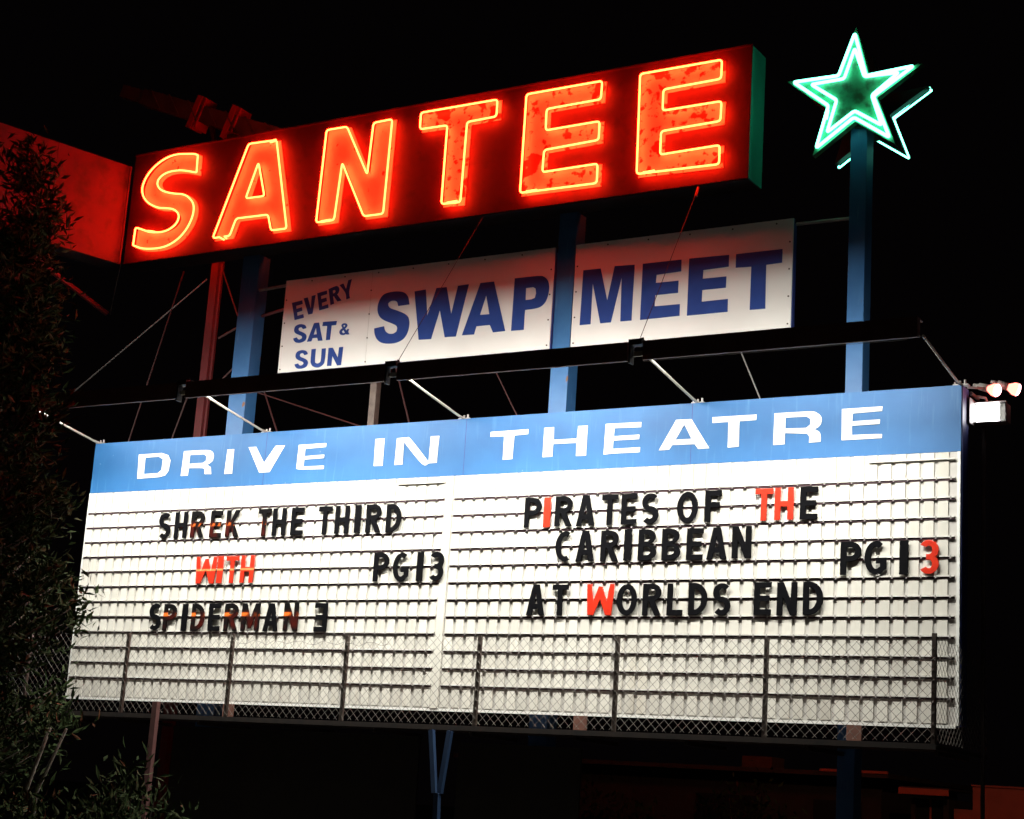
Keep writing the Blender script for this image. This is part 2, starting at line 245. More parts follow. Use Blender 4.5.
M['banner'] = over(mat('banner_white', (.77, .765, .73), (.71, .70, .665), 1.5, .5), (.45, .3, .18), 24, (.74, .78))
M['ink'] = mat('ink_blue', (.012, .045, .22), (.018, .06, .27), 4, .5)
M['black_plastic'] = mat('black_plastic', (.0025, .0025, .0035), (.0045, .0045, .0055), 14, .5)
M['red_plastic'] = mat('red_plastic', (.62, .032, .010), (.52, .022, .008), 10, .35)
M['worn'] = over(over(mat('black_over_red', (.0035, .0035, .004), (.007, .006, .006), 12, .5), (.07, .006, .003), 5.5, (.42, .64), (1, 1, .5), 1.3, (2, .05, .185, .09)), (.85, .16, .025), 7, (.47, .57), (1, 1, .5), 2.2, (2, .183, .205, .022))  # dark red fade and an orange glint painted into the black
M['worn_high'] = over(over(mat('black_over_red_high', (.0035, .0035, .004), (.007, .006, .006), 12, .5), (.06, .006, .003), 6, (.42, .64), (1, 1, .5), 5.1, (2, .10, .23, .09)), (.9, .17, .025), 7, (.47, .58), (1, 1, .5), 6.2, (2, .232, .255, .025))  # same painted fade and glint, set higher on the letter
M['red_worn'] = over(mat('red_plastic_split', (.62, .032, .010), (.52, .022, .008), 10, .35), (.85, .24, .08), 5, (.3, .4), (1, 1, .6), 2, (2, .195, .212, .012))  # thin orange band across the red at mid height
M['dark_steel'] = mat('dark_steel', (.045, .036, .034), (.075, .055, .048), 8, .55, .3)
M['black_steel'] = mat('black_steel', (.012, .011, .011), (.02, .018, .017), 8, .6)
M['boom'] = mat('boom_steel', (.16, .11, .10), (.09, .06, .055), 3, .6)
M['deck_edge'] = mat('deck_edge_rusty', (.02, .016, .014), (.04, .026, .02), 7, .85)
M['hood'] = mat('hood_brown', (.13, .065, .06), (.09, .045, .042), 5, .6)
M['rod'] = mat('rod_dark_red', (.07, .022, .022), (.05, .018, .018), 5, .6)
M['brown_steel'] = mat('brown_steel', (.10, .075, .06), (.06, .04, .034), 10, .65, .2)
M['grey_steel'] = mat('grey_steel', (.34, .33, .31), (.24, .23, .22), 8, .5, .3)
M['wire'] = mat('galvanised_wire', (.16, .15, .13), (.10, .09, .08), 12, .5, .4)
M['arm_white'] = mat('arm_paint', (.5, .48, .42), (.38, .36, .3), 6, .5)
M['red_steel'] = over(mat('red_steel', (.16, .030, .034), (.12, .024, .026), 4, .55), (.10, .03, .02), 9, (.58, .66), (4, 4, 1))
M['cab_red'] = over(over(mat('cabinet_red', (.055, .0025, .007), (.042, .002, .006), 2.4, .65), (.025, .002, .005), 5.5, (.54, .74), seed=2), (.09, .012, .012), 22, (.74, .79))
M['cab_red2'] = mat('band_red', (.6, .04, .04), (.5, .03, .03), 4, .5)
M['cab_side'] = mat('cabinet_green_side', (.05, .36, .24), (.04, .28, .2), 3, .5)
M['cab_under'] = mat('cabinet_under', (.022, .022, .026), (.014, .014, .016), 4, .6)
M['panel_pale'] = over(mat('panel_pale', (.078, .010, .024), (.052, .007, .018), 1.6, .7), (.024, .010, .012), 4, (.5, .72))
M['face'] = over(mat('letter_face', (.80, .74, .64), (.70, .62, .52), 5, .5), (.16, .03, .012), 9, (.66, .71), seed=4)
M['face_rust'] = over(mat('letter_face_rusty', (.80, .74, .64), (.70, .62, .52), 5, .5), (.14, .024, .010), 8.5, (.565, .625), seed=0)
over(M['face_rust'], (.13, .022, .010), 3.0, (.585, .615), (1, 1, 1), 11)
M['star_face'] = over(mat('star_face', (.10, .42, .2), (.07, .3, .15), 4, .45), (.05, .12, .05), 7, (.5, .68), seed=1)
M['neon_red'] = emit('neon_red', (1.0, 0.0182, 0.0038), 88)
M['neon_red_back'] = emit('neon_red_back', (1.0, 0.03, 0.004), 22)
M['neon_green'] = emit('neon_green', (0.16, 1.0, 0.68), 6.5)
M['tube_white'] = emit('fluorescent', (1.0, 0.95, 0.80), 6)
M['leaf'] = mat('leaf_dark', (.022, .040, .012), (.036, .058, .02), 1.2, .85)
M['leaf_pale'] = mat('leaf_pale', (.045, .065, .028), (.07, .08, .04), 2, .85)
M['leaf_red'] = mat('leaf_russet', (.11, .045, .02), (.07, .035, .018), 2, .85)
for k_ in ('leaf', 'leaf_pale', 'leaf_red'): M[k_].node_tree.nodes['Principled BSDF'].inputs['Specular IOR Level'].default_value = .08
M['bark'] = mat('bark', (.10, .075, .055), (.06, .045, .035), 14, .9, bump=.5)
M['pale_bark'] = mat('pale_bark', (.26, .23, .19), (.16, .14, .11), 12, .9, bump=.4)
M['ground'] = over(mat('asphalt', (.028, .026, .025), (.04, .037, .035), 3, .9, bump=.3), (.055, .05, .045), .35, (.55, .75))
M['stucco'] = mat('stucco', (.035, .027, .022), (.025, .02, .016), 5, .9)
M['orange_trim'] = mat('red_trim', (.55, .12, .06), (.45, .09, .05), 5, .7)
M['red_wall'] = mat('red_block_wall', (.42, .12, .08), (.34, .10, .07), 4, .9)
for k_ in ('black_plastic', 'worn', 'worn_high'): M[k_].node_tree.nodes['Principled BSDF'].inputs['Specular IOR Level'].default_value = .04; M[k_].node_tree.nodes['Principled BSDF'].inputs['Roughness'].default_value = .7
M['brace_blue'] = mat('brace_blue', (.008, .030, .085), (.012, .04, .10), 5, .7)
M['pink_post'] = mat('pink_primer', (.13, .05, .046), (.09, .035, .03), 6, .8)
M['rust'] = mat('rusty_plate', (.13, .05, .03), (.08, .03, .02), 9, .85)
M['skirt'] = mat('skirting_brown', (.022, .018, .016), (.03, .024, .02), 3, .9)
M['glass'] = mat('dark_glass', (.02, .022, .025), rough=.12)

# ------------------------------------------------------------------ setting: ground
g = MB(); R_ = 900; N_ = 24
g.add([(-R_, -R_, 0), (R_, -R_, 0), (R_, R_, 0), (-R_, R_, 0)], [(0, 1, 2, 3)])
go = g.build('ground', M['ground']); go['kind'] = 'structure'

# ------------------------------------------------------------------ the big reader board
W, ZB, ZT, ZH = 13.987, 2.932, 6.928, 6.128
board = thing('reader_board', 'wide white reader board with blue painted header and rows of letter tracks', 'sign board', loc=(0, 0, ZB))
def under(o, parent):           # keep world place when hung under a moved Empty
    o.parent = parent; o.matrix_parent_inverse = parent.matrix_basis.inverted(); return o
b = MB(); b.box((0, .02, ZB), (W, .25, ZT)); under(b.build('board_casing', M['edge_blue']), board)
b = MB(); b.box((.0, 0, ZH), (W - .012, .018, ZT + .004)); hp = under(b.build('header_panel', M['header']), board)
for x in (3.49, 7.02, 10.47):
    b = MB(); b.box((x - .004, -.0012, ZH), (x + .004, .01, ZT + .002)); under(b.build('panel_seam', M['edge_blue']), board)
for q in HEAD: under(link('painted_letter', letters_mesh([q], .006), M['white_paint'], None, (0, -.004, 0)), board)
b = MB(); b.box((W - .05, -.012, ZB), (W - .014, .018, ZH - .004)); b.box((0.002, -.012, ZB), (.028, .018, ZH - .004)); b.box((.03, -.012, ZB - .03), (W - .05, .018, ZB + .004))
under(b.build('edge_strip', M['white_paint']), board)
rails = [5.808 - .2328 * k for k in range(12)]
halves = [(.05, 6.735), (6.93, 13.90)]
pitch = .1742
pb = MB()
b = MB(); b.box((.03, .004, ZB), (W - .05, .018, ZH - .004)); under(b.build('track_backing', M['groove']), board)
M['slat'] = mat('letter_panel_white', (.70, .68, .61), (.64, .615, .55), 1.1, .45)
over(M['slat'], (.62, .58, .5), 3.2, (.56, .8), (7, 1, .7), 4); over(M['slat'], (.55, .5, .42), 2.2, (.62, .82), (1, 1, .3), 9, (2, ZB - .2, 4.1, .6))
nt = M['slat'].node_tree; bs = nt.nodes['Principled BSDF']; gi = nt.nodes.new('ShaderNodeNewGeometry')
mr = nt.nodes.new('ShaderNodeMapRange'); mr.inputs[3].default_value = .86; mr.inputs[4].default_value = 1.04
hs_ = nt.nodes.new('ShaderNodeHueSaturation'); src = bs.inputs['Base Color'].links[0].from_socket
nt.links.new(gi.outputs['Random Per Island'], mr.inputs[0]); nt.links.new(mr.outputs[0], hs_.inputs['Value']); nt.links.new(src, hs_.inputs['Color']); nt.links.new(hs_.outputs[0], bs.inputs['Base Color'])
edges = [ZH - .006] + rails + [ZB + .006]
for x0, x1 in halves:
    n = round((x1 - x0 + .06) / pitch)
    for i in range(n):
        xa = x0 - .015 + i * pitch; xb = min(xa + pitch - .050, x1 + .02)
        for k in range(len(edges) - 1):
            zt = edges[k] - (.0 if k == 0 else .028); zb_ = edges[k + 1] + .016
            j = rnd.uniform(-.003, .003); y = -.0115 + rnd.uniform(-.0012, .0012); y2 = min(-.009, y + rnd.uniform(-.002, .002))
            pb.add([(xa + j, y, zb_), (xb + j, y2, zb_), (xb + j, .003, zb_), (xa + j, .003, zb_), (xa + j, y, zt), (xb + j, y2, zt), (xb + j, .003, zt), (xa + j, .003, zt)],
                   [(0, 3, 2, 1), (4, 5, 6, 7), (0, 1, 5, 4), (1, 2, 6, 5), (2, 3, 7, 6), (3, 0, 4, 7)])
under(pb.build('letter_panel', M['slat']), board)
for x0, x1 in halves:
    for z in rails:
        b = MB(); b.box((x0 - .012, -.030, z - .004), (x1 + .012, .002, z + .012)); b.box((x0 - .012, -.0185, z - .027), (x1 + .012, .001, z - .0045), 1)
        # short upright clips where the panels meet
        n = round((x1 - x0 + .06) / pitch)
        for i in range(n):
            xc = x0 - .015 + (i + 1) * pitch - .015
            if xc < x1: b.box((xc - .009, -.0325, z - .024), (xc + .009, -.0305, z + .014), 2)
        under(b.build('letter_rail', [M['rail'], M['rail_lip'], M['clip']]), board)
for x0, x1 in ((5.95, 6.735), (12.86, 13.90)):
    b = MB(); b.box((x0, -.036, 6.030), (x1 + .012, -.010, 6.046)); under(b.build('letter_rail', M['rail']), board)
b = MB(); b.box((6.765, -.020, ZB + .006), (6.885, .003, ZH - .006)); under(b.build('centre_strip', M['slat']), board)

# ------------------------------------------------------------------ changeable letters
def arc(cx, cz, rx, rz, a0, a1, n=14):
    return [(cx + rx * math.cos(math.radians(a0 + (a1 - a0) * i / n)), cz + rz * math.sin(math.radians(a0 + (a1 - a0) * i / n))) for i in range(n + 1)]
def glyph(ch, w, h=.405, v=.080, t=.070):
    if ch == 'I': return [[(0, 0), (w, 0), (w, h), (0, h)]]
    if ch == 'L': return [[(0, 0), (w, 0), (w, t), (v, t), (v, h), (0, h)]]
    if ch == 'T': return [[(w / 2 - v / 2, 0), (w / 2 + v / 2, 0), (w / 2 + v / 2, h - t), (w, h - t), (w, h), (0, h), (0, h - t), (w / 2 - v / 2, h - t)]]
    if ch in 'EX':
        m = h * .5 - t / 2
        p = [(0, 0), (w, 0), (w, t), (v, t), (v, m), (w * .9, m), (w * .9, m + t), (v, m + t), (v, h - t), (w, h - t), (w, h), (0, h)]
        return [[(w - x, z) for x, z in reversed(p)]] if ch == 'X' else [p]
    if ch == 'F':
        m = h * .46
        return [[(0, 0), (v, 0), (v, m), (w * .9, m), (w * .9, m + t), (v, m + t), (v, h - t), (w, h - t), (w, h), (0, h)]]
    if ch == 'H':
        m = h * .5 - t / 2
        return [[(0, 0), (v, 0), (v, m), (w - v, m), (w - v, 0), (w, 0), (w, h), (w - v, h), (w - v, m + t), (v, m + t), (v, h), (0, h)]]
    if ch == 'A':
        v *= 1.06; zi = h - 1.5 * t; zb = .20 * h; xl = lambda z: v + (w / 2 - v) * z / zi
        return [[(0, 0), (v, 0), (xl(zb), zb), (w - xl(zb), zb), (w - v, 0), (w, 0), (w / 2 + .6 * v, h), (w / 2 - .6 * v, h)],
                [(xl(zb + t) + .002, zb + t), (w - xl(zb + t) - .002, zb + t), (w / 2, zi - .01)]]
    if ch == 'N':
        return [[(0, 0), (v, 0), (v, .56 * h), (w - v * 1.05, 0), (w, 0), (w, h), (w - v, h), (w - v, .44 * h), (v * 1.05, h), (0, h)]]
    if ch in 'MW':
        u = v * .98
        p = [(0, 0), (u, 0), (u, .55 * h), (w / 2 - .35 * u, .10 * h), (w / 2 + .35 * u, .10 * h), (w - u, .55 * h), (w - u, 0), (w, 0), (w, h), (w - 1.1 * u, h), (w / 2, .45 * h), (1.1 * u, h), (0, h)]
        if ch == 'M': return [p]
        q = [(0, h), (u * .9, h), (u * 1.35, .45 * h), (w / 2 - .4 * u, h * .92), (w / 2 + .4 * u, h * .92), (w - u * 1.35, .45 * h), (w - u * .9, h), (w, h), (w - .35 * u, 0), (w - 1.5 * u, 0), (w / 2, .5 * h), (1.5 * u, 0), (.35 * u, 0)]
        return [list(reversed(q))]
    if ch == 'K':
        return [[(0, 0), (v, 0), (v, .30 * h), (v + .02, .36 * h), (w - 1.2 * v, 0), (w, 0), (v + .062, .53 * h), (w, h), (w - 1.2 * v, h), (v, .55 * h), (v, h), (0, h)]]
    if ch == 'P':
        m = .40 * h; rz = (h - m) / 2; rx = w * .52
        return [[(0, 0), (v, 0), (v, m)] + arc(w - rx, m + rz, rx, rz, -90, 90) + [(0, h)],
                [(v, m + t)] + arc(w - rx, m + rz, rx - v, rz - t, -90, 90) + [(v, h - t)]]
    if ch == 'R':
        m = .44 * h; rz = (h - m) / 2; rx = w * .5; a = max(v + .004, w - rx - v * .75)
        return [[(0, 0), (v, 0), (v, m), (a, m), (w - 1.15 * v, 0), (w, 0), (a + 1.12 * v, m + .004)] + arc(w - rx, m + rz, rx * .97, rz, -62, 90) + [(0, h)],
                [(v, m + t)] + arc(w - rx, m + rz, rx - v, rz - t, -90, 90) + [(v, h - t)]]
    if ch == 'B':
        m = .52 * h; r1 = m / 2; r2 = (h - m) / 2; rx = w * .5
        return [[(0, 0)] + arc(w - rx, r1, rx, r1, -90, 78) + arc(w - rx - .012, m + r2, rx * .96, r2, -74, 90) + [(0, h)],
                [(v, t)] + arc(w - rx, t + (m - 1.5 * t) / 2, rx - v, (m - 1.5 * t) / 2, -90, 90) + [(v, m - t / 2)],
                [(v, m + t / 2)] + arc(w - rx - .012, m + t / 2 + (h - m - 1.5 * t) / 2, rx * .96 - v, (h - m - 1.5 * t) / 2, -90, 90) + [(v, h - t)]]
    if ch == 'D':
        rx = w * .68
        return [[(0, 0)] + arc(w - rx, h / 2, rx, h / 2, -90, 90, 20) + [(0, h)],
                [(v, t)] + arc(w - rx, h / 2, rx - v, h / 2 - t, -90, 90, 20) + [(v, h - t)]]
    if ch == 'O': return [arc(w / 2, h / 2, w / 2, h / 2, 0, 348, 30), arc(w / 2, h / 2, w / 2 - v, h / 2 - t, 0, 348, 30)]
    if ch == 'C':
        return [arc(w * .56, h / 2, w * .56, h / 2, 62, 298, 26) + arc(w * .56, h / 2, w * .56 - v, h / 2 - t, 292, 68, 26)]
    if ch == 'G':
        r = w * .53; zm = .50 * h
        return [arc(r, h / 2, r, h / 2, 55, 312, 26) + [(w, .17 * h), (w, zm), (w * .52, zm), (w * .52, zm - t), (w - v, zm - t), (w - v, .22 * h)] + arc(r, h / 2, r - v, h / 2 - t, 305, 60, 26)]
    if ch == 'S':
        rz = (h - t) / 4; rx = (w - v) / 2
        p = arc(w / 2, h - t / 2 - rz, rx, rz, 38, 262, 18) + arc(w / 2, t / 2 + rz, rx, rz, 82, -142, 18)
        return [stroke(p, v, t)]
    if ch == '3':
        rz = (h - t) / 4; rx = (w - v) / 2; cu, cl = h - t / 2 - rz, t / 2 + rz
        return [arc(w / 2, cu, rx + v / 2, rz + t / 2, 148, -58) + arc(w / 2, cl, rx + v / 2, rz + t / 2, 58, -148) + arc(w / 2, cl, rx - v / 2, rz - t / 2, -142, 90) + [(w * .36, h / 2 - t / 2), (w * .36, h / 2 + t / 2)] + arc(w / 2, cu, rx - v / 2, rz - t / 2, -90, 142)]
def stroke(p, v, t):
    l, r = [], []
    for i, q in enumerate(p):
        a = p[max(0, i - 1)]; c = p[min(len(p) - 1, i + 1)]
        d = Vector((c[0] - a[0], c[1] - a[1])).normalized(); n = Vector((-d.y, d.x)); hw = math.hypot(n.x * v / 2, n.y * t / 2)
        l.append((q[0] + n.x * hw, q[1] + n.y * hw)); r.append((q[0] - n.x * hw, q[1] - n.y * hw))
    return l + r[::-1]
WID = dict(S=.242, H=.25, R=.266, E=.23, K=.26, T=.243, D=.258, P=.262, I=.108, O=.292, F=.225, C=.262, A=.276, B=.262, N=.262, W=.405, L=.222, G=.272, M=.335, X=.228)
WID['3'] = .242
ORD = 'first second third fourth fifth sixth seventh eighth ninth tenth eleventh twelfth thirteenth'.split()
cache = {}
def put(row, z, place, total=0, start=0, mats=None):
    for i, (ch, x0, x1, zb, zt) in enumerate(row):
        mk = mats(i, ch) if mats else 'black_plastic'
        w = WID[ch]
        if ch == 'W' and place.startswith('red'): w = .385
        key = (ch, w, mk)
        if key not in cache: cache[key] = flat_mesh(glyph(ch, w), .014, .004)
        me = cache[key]
        if not me.materials: me.materials.append(M[mk])
        o = bpy.data.objects.new('marquee_letter', me); C.objects.link(o)
        o.location = ((x0 + x1) / 2 - w / 2 + rnd.uniform(-.003, .003), -.042, z + rnd.uniform(-.004, .004))
        o.rotation_euler = (0, math.radians(rnd.uniform(-.6, .6)), 0)
        colour = 'red' if mk.startswith('red') else 'black'
        what = {'3': 'number 3', 'X': 'letter E turned backwards'}.get(ch, 'letter ' + ch)
        if ch == 'I' and 'rating' in place: what = 'straight numeral 1'
        tag(o, f'{colour} {what}, {ORD[start + i]} character {place}', 'letter', 'changeable letters on the reader board')
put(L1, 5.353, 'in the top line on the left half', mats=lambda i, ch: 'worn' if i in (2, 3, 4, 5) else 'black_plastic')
put(L2, 4.658, 'of the short red word on the left half', mats=lambda i, ch: 'red_worn')
put(L2P, 4.655, 'of the age rating on the left half')
put(L3, 3.955, 'in the lowest line on the left half', mats=lambda i, ch: 'worn_high' if i in (1, 3, 5, 6, 8) else 'black_plastic')
put(R1 + R1b, 5.360, 'in the top line on the right half', mats=lambda i, ch: 'red_plastic' if i in (1, 9, 10) else 'black_plastic')
put(R2, 4.888, 'in the middle line on the right half')
put(R2P, 4.670, 'of the age rating on the right half', mats=lambda i, ch: 'red_plastic' if ch == '3' else 'black_plastic')
put(R3 + R3b, 4.186, 'in the lowest line on the right half', mats=lambda i, ch: 'red_plastic' if i == 2 else 'black_plastic')

# ------------------------------------------------------------------ lamp beam in front of the board
beam = thing('lamp_beam', 'long dark lamp beam held on white arms above the blue header', 'sign light', loc=(6.9, -1.45, 7.2))
secs = [(-.55, 2.98), (3.14, 6.62), (6.83, 10.27), (10.48, 13.92)]
for si, (x0, x1) in enumerate(secs):
    b = MB(); b.box((x0, -1.50, 7.13), (x1, -1.485, 7.37)); b.box((x0, -1.484, 7.355), (x1, -1.292, 7.37)); b.box((x0, -1.484, 7.13), (x1, -1.455, 7.142))
    b.box((x0, -1.484, 7.143), (x0 + .012, -1.40, 7.354)); b.box((x1 - .012, -1.484, 7.143), (x1, -1.40, 7.354))
    hs = under(b.build('lamp_hood', M['hood']), beam)
    b = MB(); b.cyl((x0 + .12, -1.36, 7.262), (x1 - .12, -1.36, 7.262), .019, n=10)
    t = under(b.build('fluorescent_tube', M['tube_white'], smooth=True), beam); t.parent = hs; t.matrix_parent_inverse = Matrix.Identity(4)
    for nm, watts, aim, spread in (('tube_upper_light', LAMP_UP, (0, 1, -.72), 180), ('tube_lower_light', LAMP, (0, .10, -1), 114)):
        L = bpy.data.lights.new(nm, 'AREA'); L.shape = 'RECTANGLE'; L.size = x1 - x0 - .25; L.size_y = .09; L.energy = watts * (x1 - x0) / 3.5 * (.84, 1, 1, .80)[si]; L.color = (1, .985, .91); L.spread = math.radians(spread)
        lo = bpy.data.objects.new(nm, L); C.objects.link(lo); lo.location = ((x0 + x1) / 2, -1.36, 7.235 if aim[1] < .5 else 7.285)
        lo.rotation_euler = Vector(aim).to_track_quat('-Z', 'Y').to_euler()
for x in (3.06, 6.725, 10.375):
    b = MB(); b.box((x - .09, -1.51, 7.33), (x + .09, -1.39, 7.40)); b.box((x - .085, -1.505, 7.10), (x - .06, -1.40, 7.325)); b.box((x - .055, -1.43, 7.20), (x + .075, -1.41, 7.26), 1)
    b.box((x + .03, -1.41, 7.40), (x + .06, -1.39, 7.44))
    under(b.build('joint_bracket', [M['black_steel'], M['arm_white']]), beam)
for x in (.063, 3.438, 6.95, 10.529, 13.955):
    b = MB(); q = [(x, .06, 6.945), (x, -.02, 6.946), (x, -.12, 6.955), (x, -.3, 6.985), (x, -.7, 7.05), (x, -1.39, 7.165)]
    b.tube(q, .017, 8); b.box((x - .09, .02, 6.934), (x + .09, .12, 6.952), 1)
    for k in range(3): b.cyl((x - .07 + k * .06, .05, 6.953), (x - .07 + k * .06, .05, 6.985 + .01 * k), .014, n=6, mi=1)
    under(b.build('support_arm', [M['arm_white'], M['grey_steel']], smooth=False), beam)
b = MB(); b.tube([(10.5, -1.488, 7.108), (13.8, -1.488, 7.108)], .003, 5); under(b.build('conduit', M['brown_steel']), beam)

# ------------------------------------------------------------------ poles behind the board
def pole(x0, x1, y0, y1, z1, label, mk='pole_blue'):
    t = tag(MB_box((x0, y0, 0), (x1, y1, z1), 'sign_pole', M[mk]), label, 'pole', 'square poles carrying the signs'); return t
def MB_box(a, b_, name, m, parent=None, bevel=.006):
    ox = (a[0] + b_[0]) / 2; oy = (a[1] + b_[1]) / 2
    q = MB(); q.box((a[0] - ox, a[1] - oy, a[2]), (b_[0] - ox, b_[1] - oy, b_[2])); o = q.build(name, m, parent, bevel=bevel); o.location = (ox, oy, 0); return o
pole(2.44, 2.775, .26, .52, 9.886, 'square blue pole left of the white banner, under the red letter sign')
pole(8.165, 8.445, .26, .52, 9.886, 'square blue pole standing between the two white banners')
pole(12.43, 12.65, .26, .51, 10.95, 'tall square blue pole that carries the green neon star')
b = MB(); b.box((-.055, -.055, 6.93), (.055, .055, 7.62)); o = b.build('service_post', M['brown_steel']); o.location = (5.27, .19, 0)
tag(o, 'thin grey post rising behind the header between the left and middle poles', 'post')
b = MB(); b.box((-.075, -.075, 0), (.075, .075, 10.4)); b.box((-.12, -.02, 7.0), (-.08, .02, 10.3)); b.box((.08, -.02, 7.0), (.12, .02, 10.3))
o = b.build('sign_pole', M['red_steel']); o.location = (.82, 1.5, 0)
tag(o, 'red flanged steel pole behind the board, left of the blue poles', 'pole', 'square poles carrying the signs')

# ------------------------------------------------------------------ swap meet banners
def banner(x0, x1, z0, z1, words, label):
    t = thing('banner', label, 'banner', 'white banners above the reader board', loc=((x0 + x1) / 2, .2, z0))
    b = MB(); b.box((x0, .205, z0), (x1, .225, z1)); under(b.build('sheet', M['banner']), t)
    b = MB(); b.box((x0 - .0, .227, z1 - .06), (x1, .262, z1 + .004)); b.box((x1 - .055, .227, z0), (x1 + .012, .30, z1 - .062)); b.box((x0, .227, z0 - .004), (x1 - .06, .258, z0 + .05))
    under(b.build('backing_frame', M['edge_blue']), t)
    for wd in words:
        for q in wd: under(link('painted_letter', letters_mesh([q], .006), M['ink'], None, (0, .2025, 0)), t)
    rv = MB(); rv.cyl((0, .006, 0), (0, -.001, 0), .012, n=8); r0 = rv.build('rivet', M['brown_steel']); used = []
    zz = [z0 + (z1 - z0) * k / 4 + .05 for k in range(4)]
    for xx in (x0 + .04, x1 - .04) + ((5.03,) if x0 < 5 else ()):
        for z in zz: used.append((xx, z))
    k = 0
    while x0 + .5 + k * .62 < x1: used.append((x0 + .5 + k * .62, z1 - .05)); k += 1
    for i, (xx, z) in enumerate(used):
        r = r0 if i == 0 else r0.copy()
        if i: C.objects.link(r)
        r.location = (xx, .2, z); under(r, t)
    if x0 < 5:
        b = MB(); b.box((5.027, .2025, z0 + .02), (5.033, .2055, z1 - .02)); under(b.build('seam', M['groove']), t)
    return t
banner(3.40, 8.150, 7.905, 9.37, [EVERY, SAT, SUN, SWAP], 'white banner with blue letters EVERY SAT & SUN SWAP')
banner(8.488, 11.70, 7.90, 9.37, [MEET], 'white banner with blue letters reading MEET')
def rod(name, p, q, r, mk, label, cat, group=None, n=6):
    b = MB(); p = Vector(p); q = Vector(q); b.tube([(0, 0, 0), q - p], r, n); o = b.build(name, M[mk]); o.location = p
    return tag(o, label, cat, group)
rod('banner_bracket', (2.775, .33, 9.315), (3.40, .26, 9.315), .024, 'grey_steel', 'grey bracket bar joining the left banner to its blue pole', 'bracket', 'brackets beside the banners')
rod('banner_bracket', (2.775, .45, 8.93), (3.42, .28, 8.95), .024, 'red_steel', 'lower red bracket bar behind the left edge of the banner', 'bracket', 'brackets beside the banners')
rod('banner_bracket', (11.712, .28, 9.31), (12.455, .36, 9.33), .022, 'grey_steel', 'grey bracket bar between the MEET banner and the star pole', 'bracket', 'brackets beside the banners')

# ------------------------------------------------------------------ neon name sign
X0, X1, Z0, Z1, YF = .210, 11.163, 9.899, 11.774, -.08; YB = .376
sign = thing('neon_sign', 'long dark red cabinet with glowing orange neon letters SANTEE', 'neon sign', loc=(5.5, YF, Z0))
b = MB(); b.box((X0, YF, Z0), (X1, YF + .012, Z1)); under(b.build('front_panel', M['cab_red']), sign)
b = MB(); b.box((X0 + .01, YF + .0125, Z0 + .004), (X1 - .001, YB, Z1 - .004)); under(b.build('cabinet', M['cab_side']), sign)
b = MB(); b.box((X0 + .01, YF + .02, Z0 - .012), (X1 - .01, YB - .01, Z0 + .001)); under(b.build('underside_plate', M['cab_under']), sign)
b = MB(); b.box((X0 - .005, YF - .012, Z1 - .022), (X1 + .006, YF - .001, Z1 + .006)); b.box((X0 - .005, YF - .012, Z0 - .006), (X1 + .006, YF - .001, Z0 + .018)); b.box((X1 - .018, YF - .012, Z0 + .02), (X1 + .006, YF - .001, Z1 - .024))
under(b.build('face_trim', M['cab_red']), sign)
YT = -.18
for i, (ch, loops) in enumerate(NEON):
    ls = [smooth_loop(l) for l in loops]
    big = []
    f = link('letter_face', flat_mesh([grown(l, .022 if q == 0 else -.022) for q, l in enumerate(ls)], .010), M['face_rust' if i >= 3 else 'face'], None, (0, YF - .0075, 0)); under(f, sign)
    b = MB()
    for l in ls:
        p = fillet(l, .05)
        if ch == 'A' and len(l) > 5:                    # this tube is left open at the foot of the letter
            f7, f6 = Vector(l[7]), Vector(l[6]); s0 = f7.lerp(f6, .40); s1 = f7.lerp(f6, .70)
            p = fillet(list(l) + [tuple(s0), tuple(s1)] if False else [tuple(s0), l[7]] + list(l[:7]) + [tuple(s1)], .05)
            p = p[1:] if p[0] == p[1] else p
            b.tube([(p[0][0] + .03, YF - .015, p[0][1] - .02)] + [(x, YT, z) for x, z in p] + [(p[-1][0] - .03, YF - .015, p[-1][1] + .0)], .0145, 8)
        else:
            b.tube([(x, YT, z) for x, z in p], .0145, 8, closed=True)
    # electrode ends: a short fat glass end turned back into the face
    e = {'S': [(1.49, 10.28)], 'A': [(3.04, 11.42), (2.70, 10.83)], 'N': [(3.30, 10.12), (4.50, 11.55)], 'T': [], 'E': []}[ch]
    l0 = ls[0]
    bl = min(l0, key=lambda q: q[0] + q[1]); tr = max(l0, key=lambda q: q[0] + q[1])
    lowp = [q for q in l0 if q[1] < min(z for _, z in l0) + .08]
    if ch in 'ETN':
        bx = min(q[0] for q in lowp); bz = min(lowp, key=lambda q: q[0])[1]
        b.cyl((bx + .10, YT, bz + .002), (bx + .27, YT, bz + .006), .021, n=8)
    if ch == 'S':
        (xa, za), (xb, zb_) = loops[0][21], loops[0][22]; b.cyl((xa * .8 + xb * .2, YT, za * .8 + zb_ * .2), (xb * .9 + xa * .1, YT, zb_ * .9 + za * .1), .021, n=8)
    if ch == 'A': b.cyl((tr[0] - .12, YT, tr[1] - .015), (tr[0] - .01, YT, tr[1]), .022, n=8)
    tb = b.build('neon_tube', M['neon_red'], smooth=True); tb.parent = f; tb.matrix_parent_inverse = (sign.matrix_basis @ sign.matrix_basis.inverted()).inverted() @ Matrix.Translation(-Vector((0, YF - .0075, 0)))

